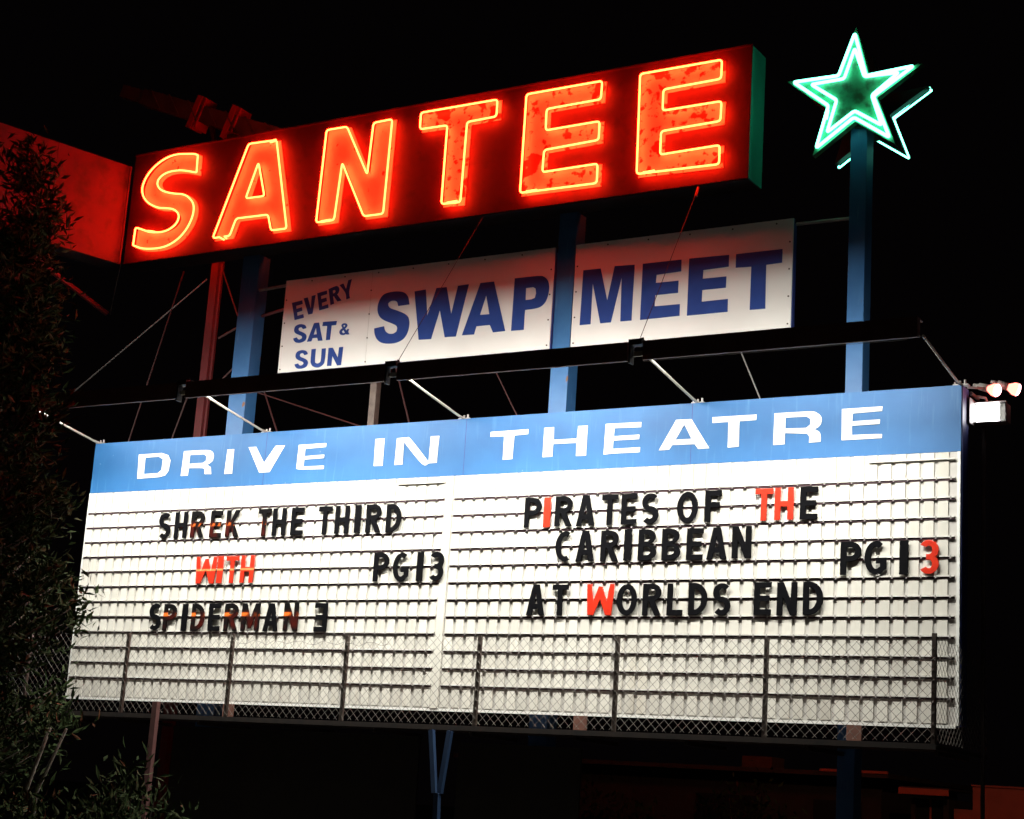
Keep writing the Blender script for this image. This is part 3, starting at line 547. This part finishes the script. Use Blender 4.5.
for ch, loops in NEON:                # the sign is double faced: the same name faces the other way on the back
    ls = [smooth_loop([(X0 + X1 - x, z) for x, z in l]) for l in loops]
    f = under(link('letter_face', flat_mesh(ls, .010), M['face'], None, (0, YB + .008, 0)), sign)
    b = MB()
    for l in ls: b.tube([(x, YB + .075, z) for x, z in fillet(l, .05)], .0125, 6, closed=True)
    tb = b.build('neon_tube', M['neon_red_back'], smooth=True); tb.parent = f; tb.matrix_parent_inverse = Matrix.Translation(-Vector((0, YB + .008, 0)))
b = MB(); b.box((X0 + .006, YB + .0005, Z0), (X1 - .003, YB + .0025, Z1)); under(b.build('back_panel', M['cab_red']), sign)

# side cabinet that comes forward from the left end of the name sign
side = thing('side_cabinet', 'plain red panelled cabinet jutting forward from the left end of the name sign', 'sign cabinet', loc=(.15, -.15, 9.89))
A = Vector((0.165, -0.11)); Bv = Vector((-0.796, -3.598)); dd = (Bv - A).normalized(); nn = Vector((dd.y, -dd.x))   # nn points away from the lit face
if nn.x > 0: nn = -nn
def slab(s0, s1, o0, o1, z0, z1, mb):
    c = [A + dd * s0 + nn * o0, A + dd * s1 + nn * o0, A + dd * s1 + nn * o1, A + dd * s0 + nn * o1]
    mb.add([(q.x, q.y, z) for z in (z0, z1) for q in c], [(0, 3, 2, 1), (4, 5, 6, 7), (0, 1, 5, 4), (1, 2, 6, 5), (2, 3, 7, 6), (3, 0, 4, 7)])
b = MB(); slab(0, 3.6, .012, .45, 9.91, 11.565, b); under(b.build('cabinet', M['panel_pale']), side)
b = MB(); j = 0
for s0, s1 in ((.0, .03), (.035, 1.335), (1.343, 2.50), (2.508, 3.6)):
    slab(s0, s1, 0 if s1 - s0 > .1 else -.012, .010, 9.905, 11.57, b)
under(b.build('sheet_cladding', M['panel_pale']), side)
b = MB(); slab(.0, 3.6, .0, .45, 9.891, 9.902, b); under(b.build('underside_plate', M['cab_under']), side)
b = MB()
b.tube([(-0.712, -1.517, 9.885), (-0.434, 0.316, 9.231)], .045, 8); o = under(b.build('brace', M['red_steel']), side)
b = MB(); b.tube([(0.13, -0.06, 9.905), (-0.415, 0.376, 9.231)], .008, 5); under(b.build('tie_wire', M['wire']), side)

# ------------------------------------------------------------------ neon star
st = thing('neon_star', 'double green neon star lit white-green on top of the tall blue pole', 'neon star', loc=(12.57, .5, 10.9))
outer, inner = STAR
cx = sum(p[0] for p in outer) / 10; cz = sum(p[1] for p in outer) / 10
def grow(p, k): return [(cx + (x - cx) * k, cz + (z - cz) * k) for x, z in p]
for y, ytube, nm in ((.19, .10, 'front'), (.80, .90, 'back')):
    pl = under(link('star_plate', flat_mesh([grow(outer, 1.13 if nm == 'front' else .98)], .10), M['star_face' if nm == 'front' else 'black_steel'], None, (0, y, 0)), st)
    for lp in (outer, inner):
        b = MB(); rad_ = .0215 if nm == 'front' else .012
        if nm == 'back' and lp is outer:            # half of the rear outline has gone dark
            lit = fillet([lp[1]] + lp[2:7] + [lp[7]], .035, 5); n0 = 6; lit = lit[n0:-n0]
            b.tube([(lit[0][0] + .01, y + .04, lit[0][1] + .01)] + [(x, ytube, z) for x, z in lit] + [(lit[-1][0], y + .04, lit[-1][1] + .02)], rad_, 8)
            d = MB(); dead = [lp[6], lp[7], lp[8], lp[9], lp[0], lp[1], lp[2]]; d.tube([(x, ytube + .004, z) for x, z in dead], .011, 8)
            tb = d.build('dead_tube', M['black_steel'], smooth=True); tb.parent = pl; tb.matrix_parent_inverse = Matrix.Translation((0, -y, 0))
        else:
            p = fillet(lp, .035, 5); b.tube([(x, ytube, z) for x, z in p], rad_, 8, closed=True)
            for k in (3, 22, 41): x, z = p[k % len(p)]; b.cyl((x, ytube, z), (x, y - .05 if nm == 'front' else y + .05, z), .010, n=6)
            if lp is outer:
                x, z = outer[7]; b.cyl((x - .01, ytube, z - .06), (x - .03, ytube, z - .18), .026, n=8)
        tb = b.build('neon_tube', M['neon_green'], smooth=True); tb.parent = pl; tb.matrix_parent_inverse = Matrix.Translation((0, -y, 0))
b = MB(); b.box((12.49, .24, 10.5), (12.64, .259, 11.3)); b.box((12.49, .511, 10.5), (12.64, .75, 11.0)); under(b.build('star_bracket', M['dark_steel']), st)

# ------------------------------------------------------------------ catwalk with chain link guard
cw = thing('catwalk', 'narrow dark catwalk with chain link guard along the foot of the board', 'catwalk', loc=(6.9, -.5, 2.64))
YC = -.93; XC = 13.98; XA = -.35
b = MB(); b.box((XA, -.95, 2.63), (XC + .02, .10, 2.655)); under(b.build('deck', M['dark_steel']), cw)
b = MB(); b.box((XA, -.968, 2.61), (XC + .03, -.952, 2.672)); b.box((XA, -.951, 2.612), (XC + .03, -.90, 2.622)); b.box((XC + .031, -.95, 2.61), (XC + .042, .98, 2.66)); under(b.build('deck_edge', M['deck_edge']), cw)
for x in (.05, 2.03, 3.98, 5.96, 8.05, 10.03, 11.98, 13.965):
    b = MB(); b.box((x - .024, YC + .006, 2.656), (x + .024, YC + .05, 3.82 + (.06 if x > 13 else 0))); under(b.build('guard_post', M['brown_steel']), cw)
b = MB(); b.bar((XC + .02, .96, 2.66), (XC - .02, .93, 3.86), .012); under(b.build('end_post', M['brown_steel']), cw)
for x in [.5 + k * 1.5 for k in range(10)]:
    b = MB(); b.bar((x, -.9, 2.575), (x, .24, 2.575), .04, .05); under(b.build('deck_joist', M['dark_steel']), cw)
p_ = .118; r_ = .0026
def links(f, L0, L1, z0, z1, mb, sag=None):
    H = z1 - z0; s = L0 - H
    while s < L1:
        for sg in (1, -1):
            a0, a1 = (s, s + H)
            t0 = max(0, (L0 - a0) / H); t1 = min(1, (L1 - a0) / H)
            if t1 > t0 + .02:
                n = max(2, int((t1 - t0) * 4)); pts = []
                for i in range(n + 1):
                    t = t0 + (t1 - t0) * i / n; u = s + H * t; z = z0 + H * (t if sg > 0 else 1 - t)
                    pts.append(f(u + rnd.uniform(-.004, .004), z + rnd.uniform(-.004, .004), sg))
                mb.tube(pts, r_, 4, caps=False)
        s += p_
b = MB(); links(lambda u, z, sg: (u, YC - .004 * sg, z), XA, XC, 2.69, 3.80, b)
links(lambda u, z, sg: (XC + .02 - .003 * sg + .03 * max(0, u - .2), u, z - .10 * max(0, (z - 2.7)) * max(0, u + .3)), YC, .95, 2.69, 3.84, b)
u = XA
while u < XC: b.tube([(u, YC, 3.80), (u + rnd.uniform(-.012, .012), YC, 3.83 + rnd.uniform(-.006, .01))], r_, 4, caps=False); u += p_ / 2
pp = [(3.9 + k * .12, YC - .012, 3.70 + .03 * math.sin(k * 1.9) + rnd.uniform(-.015, .015)) for k in range(24)]
b.tube(pp, .003, 4)
under(b.build('chain_link', M['wire']), cw)
# lower supports
b = MB(); b.box((2.25, .02, 0), (6.62, .06, 2.56)); b.box((2.25, .0, 2.50), (6.62, .019, 2.56))
b.box((7.25, .02, 0), (9.1, .06, 2.50)); b.box((6.62, .05, 0), (7.25, .058, .9))  # added dark sheet hides the middle pole, standing in for shade
tag(b.build('skirting_wall', M['skirt']), 'plain dark sheet wall closing off the space under the middle of the board', 'wall')
def two(name, segs, m, label, cat, group=None):
    t = thing(name, label, cat, group, loc=segs[0][0])
    for p, q, wd in segs:
        b = MB(); b.bar(p, q, wd); under(b.build('leg', m), t)
    return t
two('catwalk_brace', [((7.50, -1.04, 2.60), (7.615, -1.04, 1.82), .062), ((7.755, -1.0, 2.60), (7.665, -1.0, 1.82), .062), ((7.64, -1.02, 1.819), (7.64, -.90, 0), .07)], M['brace_blue'], 'blue V shaped brace under the middle of the catwalk', 'brace')
b = MB(); b.box((-.045, -.035, 0), (.045, .035, 2.84)); o = b.build('catwalk_prop', M['pink_post']); o.location = (2.80, -1.02, 0); tag(o, 'thin pinkish prop under the left end of the catwalk', 'post')
for x, mk in ((3.3, 'rust'), (9.1, 'rust'), (12.75, 'rust')):
    b = MB(); b.box((-.09, -.02, -.09), (.09, .02, .09)); o = b.build('bracket_plate', M[mk]); o.location = (x, -.045, 2.81); under(o, cw)

# ------------------------------------------------------------------ flood lamps at the right end
fl = thing('flood_lamp', 'glaring white box floodlight beside the right end of the blue header', 'flood lamp', loc=(14.2, .4, 6.6))
hx0, hx1, hz0, hz1 = 14.02, 14.39, 6.56, 6.79
b = MB(); b.box((hx0, .44, hz0), (hx1, .62, hz1)); b.box((hx0 - .012, .36, hz0 - .015), (hx1 + .012, .44, hz0 - .002)); b.box((hx0 - .012, .36, hz1 + .002), (hx1 + .012, .44, hz1 + .012)); b.box((hx1 + .001, .36, hz0), (hx1 + .012, .44, hz1)); b.box((hx0 - .012, .20, hz0 - .05), (hx0 - .002, .44, hz1 + .04))  # tall left flap added to keep lamp spill off the board casing
under(b.build('housing', M['grey_steel'], bevel=.004), fl)
b = MB(); b.box((hx0 + .006, .43, hz0 + .006), (hx0 + .29, .439, hz1 - .006)); under(b.build('lens', emit('flood_lens', (1, .97, 1), 14), bevel=.003), fl)
b = MB(); b.box((hx0 + .292, .42, hz0 + .006), (hx1 - .006, .439, hz1 - .006)); under(b.build('reflector', M['white_paint']), fl)
b = MB(); b.tube([(14.15, .5, 6.80), (14.12, .5, 6.88), (14.0, .45, 6.90)], .018, 6); b.tube([(14.0, .3, 6.9), (14.0, .6, 6.9)], .022, 6); under(b.build('bracket', M['grey_steel']), fl)
def par(p, d, label):
    t = thing('spot_lamp', label, 'spot lamp', 'two reflector lamps on the right end bracket', loc=p)
    p = Vector(p); d = Vector(d).normalized()
    b = MB(); b.tube([p - d * .15, p - d * .02], [.042, .050], 12); b.tube([p - d * .23, p - d * .15], [.02, .03], 8); under(b.build('socket', M['grey_steel'], smooth=True), t)
    b = MB(); b.tube([p - d * .02, p + d * .05, p + d * .10], [.035, .075, .08], 14); under(b.build('bulb', emit('lamp_glass', (1, .16, .12), 6), smooth=True), t)
    b = MB(); b.tube([p + d * .101, p + d * .125, p + d * .135], [.078, .06, .02], 14); under(b.build('lens', emit('lamp_lens', (1, .42, .45), 8), smooth=True), t)
    return t
par((14.20, .40, 6.965), (1, -.25, -.35), 'orange glowing reflector lamp next to the header corner')
par((14.38, .60, 7.02), (.9, .35, -.3), 'pinkish glowing reflector lamp at the outer end of its bracket')
b = MB(); b.tube([(13.99, .2, 6.95), (14.1, .35, 6.97), (14.35, .62, 7.05)], .016, 6); o = b.build('lamp_bracket', M['grey_steel']); tag(o, 'thin grey bracket arm carrying the lamps at the header corner', 'bracket')
L = bpy.data.lights.new('spot_lamp_beam', 'SPOT'); L.energy = 330; L.color = (1, .42, .24); L.spot_size = math.radians(75); L.spot_blend = .6; L.shadow_soft_size = .06
lo = bpy.data.objects.new('spot_lamp_beam', L); C.objects.link(lo); lo.location = (14.62, .72, 6.98)
lo.rotation_euler = (Vector((10.5, 11.0, 2.2)) - lo.location).to_track_quat('-Z', 'Y').to_euler()
b = MB(); b.box((-.02, -.02, 0), (.02, .02, 6.8)); o = b.build('back_post', M['dark_steel']); o.location = (14.07, .62, 0); tag(o, 'dim rusty post behind the right edge of the board', 'post')

# ------------------------------------------------------------------ stay wires and bracing
G1 = 'thin stays and rods around the poles'
rod('stay_wire', (6.789, -1.42, 7.43), (7.09, -.05, 9.89), .0045, 'black_steel', 'thin stay wire crossing the letters SWAP up to the name sign', 'wire', G1)
rod('stay_wire', (10.398, -1.42, 7.43), (10.45, -.05, 9.89), .0045, 'black_steel', 'thin stay wire crossing the letters MEET up to the name sign', 'wire', G1)
rod('turnbuckle', (10.446, -.12, 9.72), (10.45, -.06, 9.88), .02, 'red_steel', 'short red turnbuckle at the top of the stay over MEET', 'turnbuckle')
rod('brace_rod', (.068, 1.5, 10.27), (-.85, 1.5, 7.0), .013, 'rod', 'steep red rod left of the red pole', 'rod', G1)
rod('brace_rod', (-2.6, 1.5, 8.04), (.607, 1.5, 10.07), .012, 'grey_steel', 'long slanting cable rising from the tree to the name sign', 'rod', G1)
rod('brace_rod', (2.05, 1.5, 8.1), (2.55, 1.5, 7.1), .014, 'rod', 'short steep red rod just right of the left blue pole', 'rod', G1)
rod('brace_rod', (1.6, 1.5, 8.12), (4.3, 1.5, 7.25), .012, 'rod', 'shallow red rod running down right behind the lamp beam', 'rod', G1)
rod('brace_rod', (4.6, 1.5, 8.4), (5.08, 1.5, 7.1), .014, 'rod', 'short red rod next to the thin grey post', 'rod', G1)
rod('brace_rod', (.943, 1.5, 10.18), (1.55, 1.5, 9.0), .014, 'rod', 'red rod from the top of the red pole towards the blue pole', 'rod', G1)
rod('brace_rod', (.55, 1.5, 8.3), (.1, 1.5, 7.0), .014, 'rod', 'red rod at the foot of the red pole behind the header', 'rod', G1)
rod('brace_rod', (1.0, 1.5, 9.0), (1.9, 1.5, 9.35), .02, 'rod', 'nearly level red strut between the red pole and blue pole', 'rod', G1)
rod('brace_rod', (.95, 1.5, 8.1), (1.75, 1.5, 8.75), .014, 'rod', 'short red rod climbing from the red pole to the blue pole', 'rod', G1)
rod('brace_rod', (6.6, .9, 8.3), (7.35, .9, 7.05), .010, 'rod', 'faint rod behind the beam left of the middle blue pole', 'rod', G1)
rod('brace_rod', (10.6, .9, 8.1), (11.05, .9, 7.1), .010, 'grey_steel', 'faint rod behind the beam under the letters MEET', 'rod', G1)

# dark boom behind the name sign
bm_ = thing('steel_boom', 'dark steel boom with two red bands rising behind the name sign', 'boom', loc=(-.6, 2.2, 13.2))
P0 = Vector((-2.5, 2.2, 14.25)); P1 = Vector((2.4, 2.2, 12.35)); dv = (P1 - P0).normalized()
b = MB(); b.bar(P0 + dv * .55, P1, .26, .30); b.bar(P0 - dv * .05, P0 + dv * .54, .2, .24)
for k in range(9): b.bar(P0 + dv * (.8 + k * .5) + Vector((0, -.14, .17)), P0 + dv * (1.1 + k * .5) + Vector((0, -.14, -.17)), .03)
under(b.build('boom_beam', M['boom']), bm_)
for s in (2.05, 2.95):
    b = MB(); c = P0 + dv * s; b.bar(c - dv * .10, c + dv * .02, .31, .62); b.bar(c + dv * .10, c + dv * .13, .31, .58); under(b.build('band', M['cab_red2']), bm_)
b = MB(); b.bar(P0 + dv * 2.3, (.35, 1.9, 11.9), .07); under(b.build('strut', M['dark_steel']), bm_)
b = MB(); b.bar(P0 + dv * 2.75, (.85, 1.9, 11.9), .07); under(b.build('strut', M['dark_steel']), bm_)
b = MB(); b.box((.3, 1.95, 10.6), (.45, 2.1, 12.9)); under(b.build('mast', M['dark_steel']), bm_)

# ------------------------------------------------------------------ plants
def leaf(mb, p, d, ln, wd, mi):
    d = d.normalized(); s = d.cross(Vector((rnd.uniform(-1, 1), rnd.uniform(-1, 1), rnd.uniform(-1, 1)))); s = s.normalized() if s.length > 1e-4 else d.orthogonal().normalized()
    n = d.cross(s); m1 = p + d * ln * .45
    mb.add([p, m1 + s * wd / 2 + n * wd * .15, p + d * ln - n * ln * .08, m1 - s * wd / 2 + n * wd * .15, m1], [(0, 1, 4), (1, 2, 4), (2, 3, 4), (3, 0, 4)], mi)
def foliage(centres, per, spread, ln, wd, mats_w, up=.3):
    mb = MB()
    for c, ax in centres:
        for k in range(per):
            q = c + Vector((rnd.gauss(0, spread), rnd.gauss(0, spread), rnd.gauss(0, spread)))
            d = ax * .6 + Vector((rnd.gauss(0, 1), rnd.gauss(0, 1), rnd.gauss(0, .8) + up))
            mi = rnd.choices(range(len(mats_w)), mats_w)[0]
            leaf(mb, q, d, ln * rnd.uniform(.6, 1.25), wd * rnd.uniform(.7, 1.2), mi)
    return mb
LM = [M['leaf'], M['leaf_pale'], M['leaf_red']]
prof = [(1.5, .8), (2.64, 1.3), (3.63, 1.48), (4.63, 1.5), (5.3, 1.15), (6.1, .98), (7.17, .62), (7.85, .66), (8.7, .5), (9.35, .25), (10.1, .05)]
def rad(z):
    for (za, ra), (zb, rb) in zip(prof, prof[1:]):
        if za <= z <= zb: return ra + (rb - ra) * (z - za) / (zb - za)
    return .1
TX, TY = 2.3, -4.1
tree = thing('tree', 'dark narrow-leaved tree in front of the left end of the board', 'tree', loc=(TX, TY, 0))
tb = MB(); tips = []
axis = [(TX + .25, TY, 0), (TX + .18, TY, 1.6), (TX + .05, TY, 3.2), (TX, TY, 5.0), (TX - .08, TY, 7.0), (TX + .0, TY, 8.8), (TX, TY, 9.9)]
tb.tube(axis, [.17, .14, .12, .09, .06, .035, .012], 10)
for k in range(230):
    z = 1.7 + 8.3 * (k + .5) / 230 + rnd.uniform(-.1, .1); a = rnd.uniform(0, 2 * PI); R = rad(z) * rnd.choice([.45, .7, .85, .92, .97])
    if z > 7.6 and rnd.random() < .58: continue
    base = Vector((TX, TY, max(1.2, z - R * .6))); e = Vector((TX + R * math.cos(a), TY + R * math.sin(a), z))
    mid = (base + e) / 2 + Vector((0, 0, -.06)); tb.tube([base, mid, e], [.028, .018, .006], 5)
    ax = (e - base).normalized(); tips.append((e, ax))
    for f_ in (.55, .75, .9): tips.append((base.lerp(e, f_) + Vector((rnd.gauss(0, .12), rnd.gauss(0, .12), rnd.gauss(0, .12))), ax))
under(tb.build('trunk', M['bark'], smooth=True), tree)
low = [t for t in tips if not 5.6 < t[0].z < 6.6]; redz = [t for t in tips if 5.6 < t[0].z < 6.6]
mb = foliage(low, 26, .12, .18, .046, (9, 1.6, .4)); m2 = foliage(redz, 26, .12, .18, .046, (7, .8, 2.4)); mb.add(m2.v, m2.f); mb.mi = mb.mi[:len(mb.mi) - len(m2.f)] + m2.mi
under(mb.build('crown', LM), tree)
def bush(x, y, z1, r, n, label, mats_w=(8, 1, .4), ln=.16, wd=.045, group='dark bushes under the signs'):
    t = thing('bush', label, 'bush', group, loc=(x, y, 0))
    sb = MB(); tp = []
    for k in range(n):
        a = rnd.uniform(0, 2 * PI); q = math.sqrt(rnd.random()) * r; h = z1 * (1 - .45 * (q / r) ** 2) * rnd.uniform(.35, 1.0)
        e = Vector((x + q * math.cos(a), y + q * math.sin(a), h)); s_ = Vector((x + .15 * q * math.cos(a), y + .15 * q * math.sin(a), 0))
        sb.tube([s_, (s_ + e) / 2 + Vector((0, 0, .1)), e], [.016, .011, .004], 5); tp.append((e, Vector((0, 0, 1)))); tp.append((s_.lerp(e, .75), Vector((0, 0, 1))))
    under(sb.build('stem', M['bark']), t); under(foliage(tp, 22, .13, ln, wd, mats_w).build('leaves', LM), t); return t
bush(5.35, -4.0, 1.95, .75, 55, 'low dark bush in front of the catwalk at the lower left corner')
bush(3.9, -4.6, 1.75, .7, 45, 'low bush at the foot of the narrow-leaved tree', (7, 2, 1.2))
bush(6.6, 5.2, 2.35, 1.2, 50, 'dark bush behind the blue V shaped brace')
bush(9.6, 4.2, 2.5, .85, 45, 'dark rounded bush just left of the star pole foot')
sp = thing('sapling', 'thin pale twin-stemmed sapling at the foot of the dark tree', 'sapling', loc=(3.45, -3.9, 0))
b = MB(); b.tube([(3.38, -3.9, 0), (3.42, -3.9, 1.5), (3.72, -3.9, 2.3)], [.035, .03, .02], 8); b.tube([(3.55, -3.85, 0), (3.56, -3.85, 1.5), (3.95, -3.85, 2.3)], [.03, .026, .016], 8); under(b.build('trunk', M['pale_bark'], smooth=True), sp)
tp = [(Vector((3.8 + rnd.gauss(0, .15), -3.9 + rnd.gauss(0, .15), 2.35 + rnd.gauss(0, .1))), Vector((0, 0, 1))) for _ in range(10)]
under(foliage(tp, 14, .1, .15, .035, (6, 2, 1)).build('leaves', LM), sp)

# ------------------------------------------------------------------ buildings seen under the board
def ob(name, boxes, m, parent):
    b = MB()
    for a, c in boxes: b.box(a, c)
    return under(b.build(name, m), parent)
hs = thing('snack_building', 'low dark building with a red roof edge beyond the star pole foot', 'building', loc=(7, 12, 0))
ob('wall', [((1.0, 10.5, 0), (9.45, 15, 2.60))], M['stucco'], hs); ob('roof', [((.7, 10.1, 2.62), (9.7, 15.3, 2.70))], M['dark_steel'], hs)
ob('fascia', [((8.45, 10.08, 2.69), (9.7, 10.098, 2.735))], M['orange_trim'], hs)
ob('window', [((8.2, 10.47, 1.2), (9.1, 10.499, 2.2))], M['glass'], hs); ob('window', [((5.9, 10.47, 1.2), (7.2, 10.499, 2.2))], M['glass'], hs)
ob('vent_box', [((6.6, 10.9, 2.71), (7.2, 11.5, 2.93))], M['rust'], hs)
tbk = thing('ticket_booth', 'small ticket booth with an orange red fascia at the lower right', 'booth', loc=(10.3, 10.6, 0))
ob('wall', [((10.05, 10.3, 0), (10.12, 11.6, 2.32)), ((10.62, 10.3, 0), (10.72, 11.6, 2.32)), ((10.121, 10.35, 0), (10.619, 11.6, 1.35))], M['stucco'], tbk)
ob('window', [((10.125, 10.42, 1.36), (10.615, 10.45, 2.31))], M['glass'], tbk); ob('window_frame', [((10.35, 10.40, 1.36), (10.38, 10.415, 2.31)), ((10.13, 10.40, 1.85), (10.345, 10.414, 1.88))], M['orange_trim'], tbk)
ob('roof', [((9.92, 10.03, 2.47), (10.80, 11.8, 2.50))], M['dark_steel'], tbk); ob('fascia', [((9.92, 10.0, 2.37), (10.80, 10.025, 2.475))], M['orange_trim'], tbk)
wl = thing('boundary_wall', 'reddish block wall beside the ticket booth at the right edge', 'wall', loc=(13, 10.4, 0))
ob('wall', [((11.13, 10.3, 0), (12.02, 10.5, 2.56)), ((10.80, 10.31, 0), (11.125, 10.49, 2.17))], M['red_wall'], wl); ob('coping', [((11.11, 10.27, 2.562), (12.04, 10.53, 2.59))], M['red_wall'], wl)
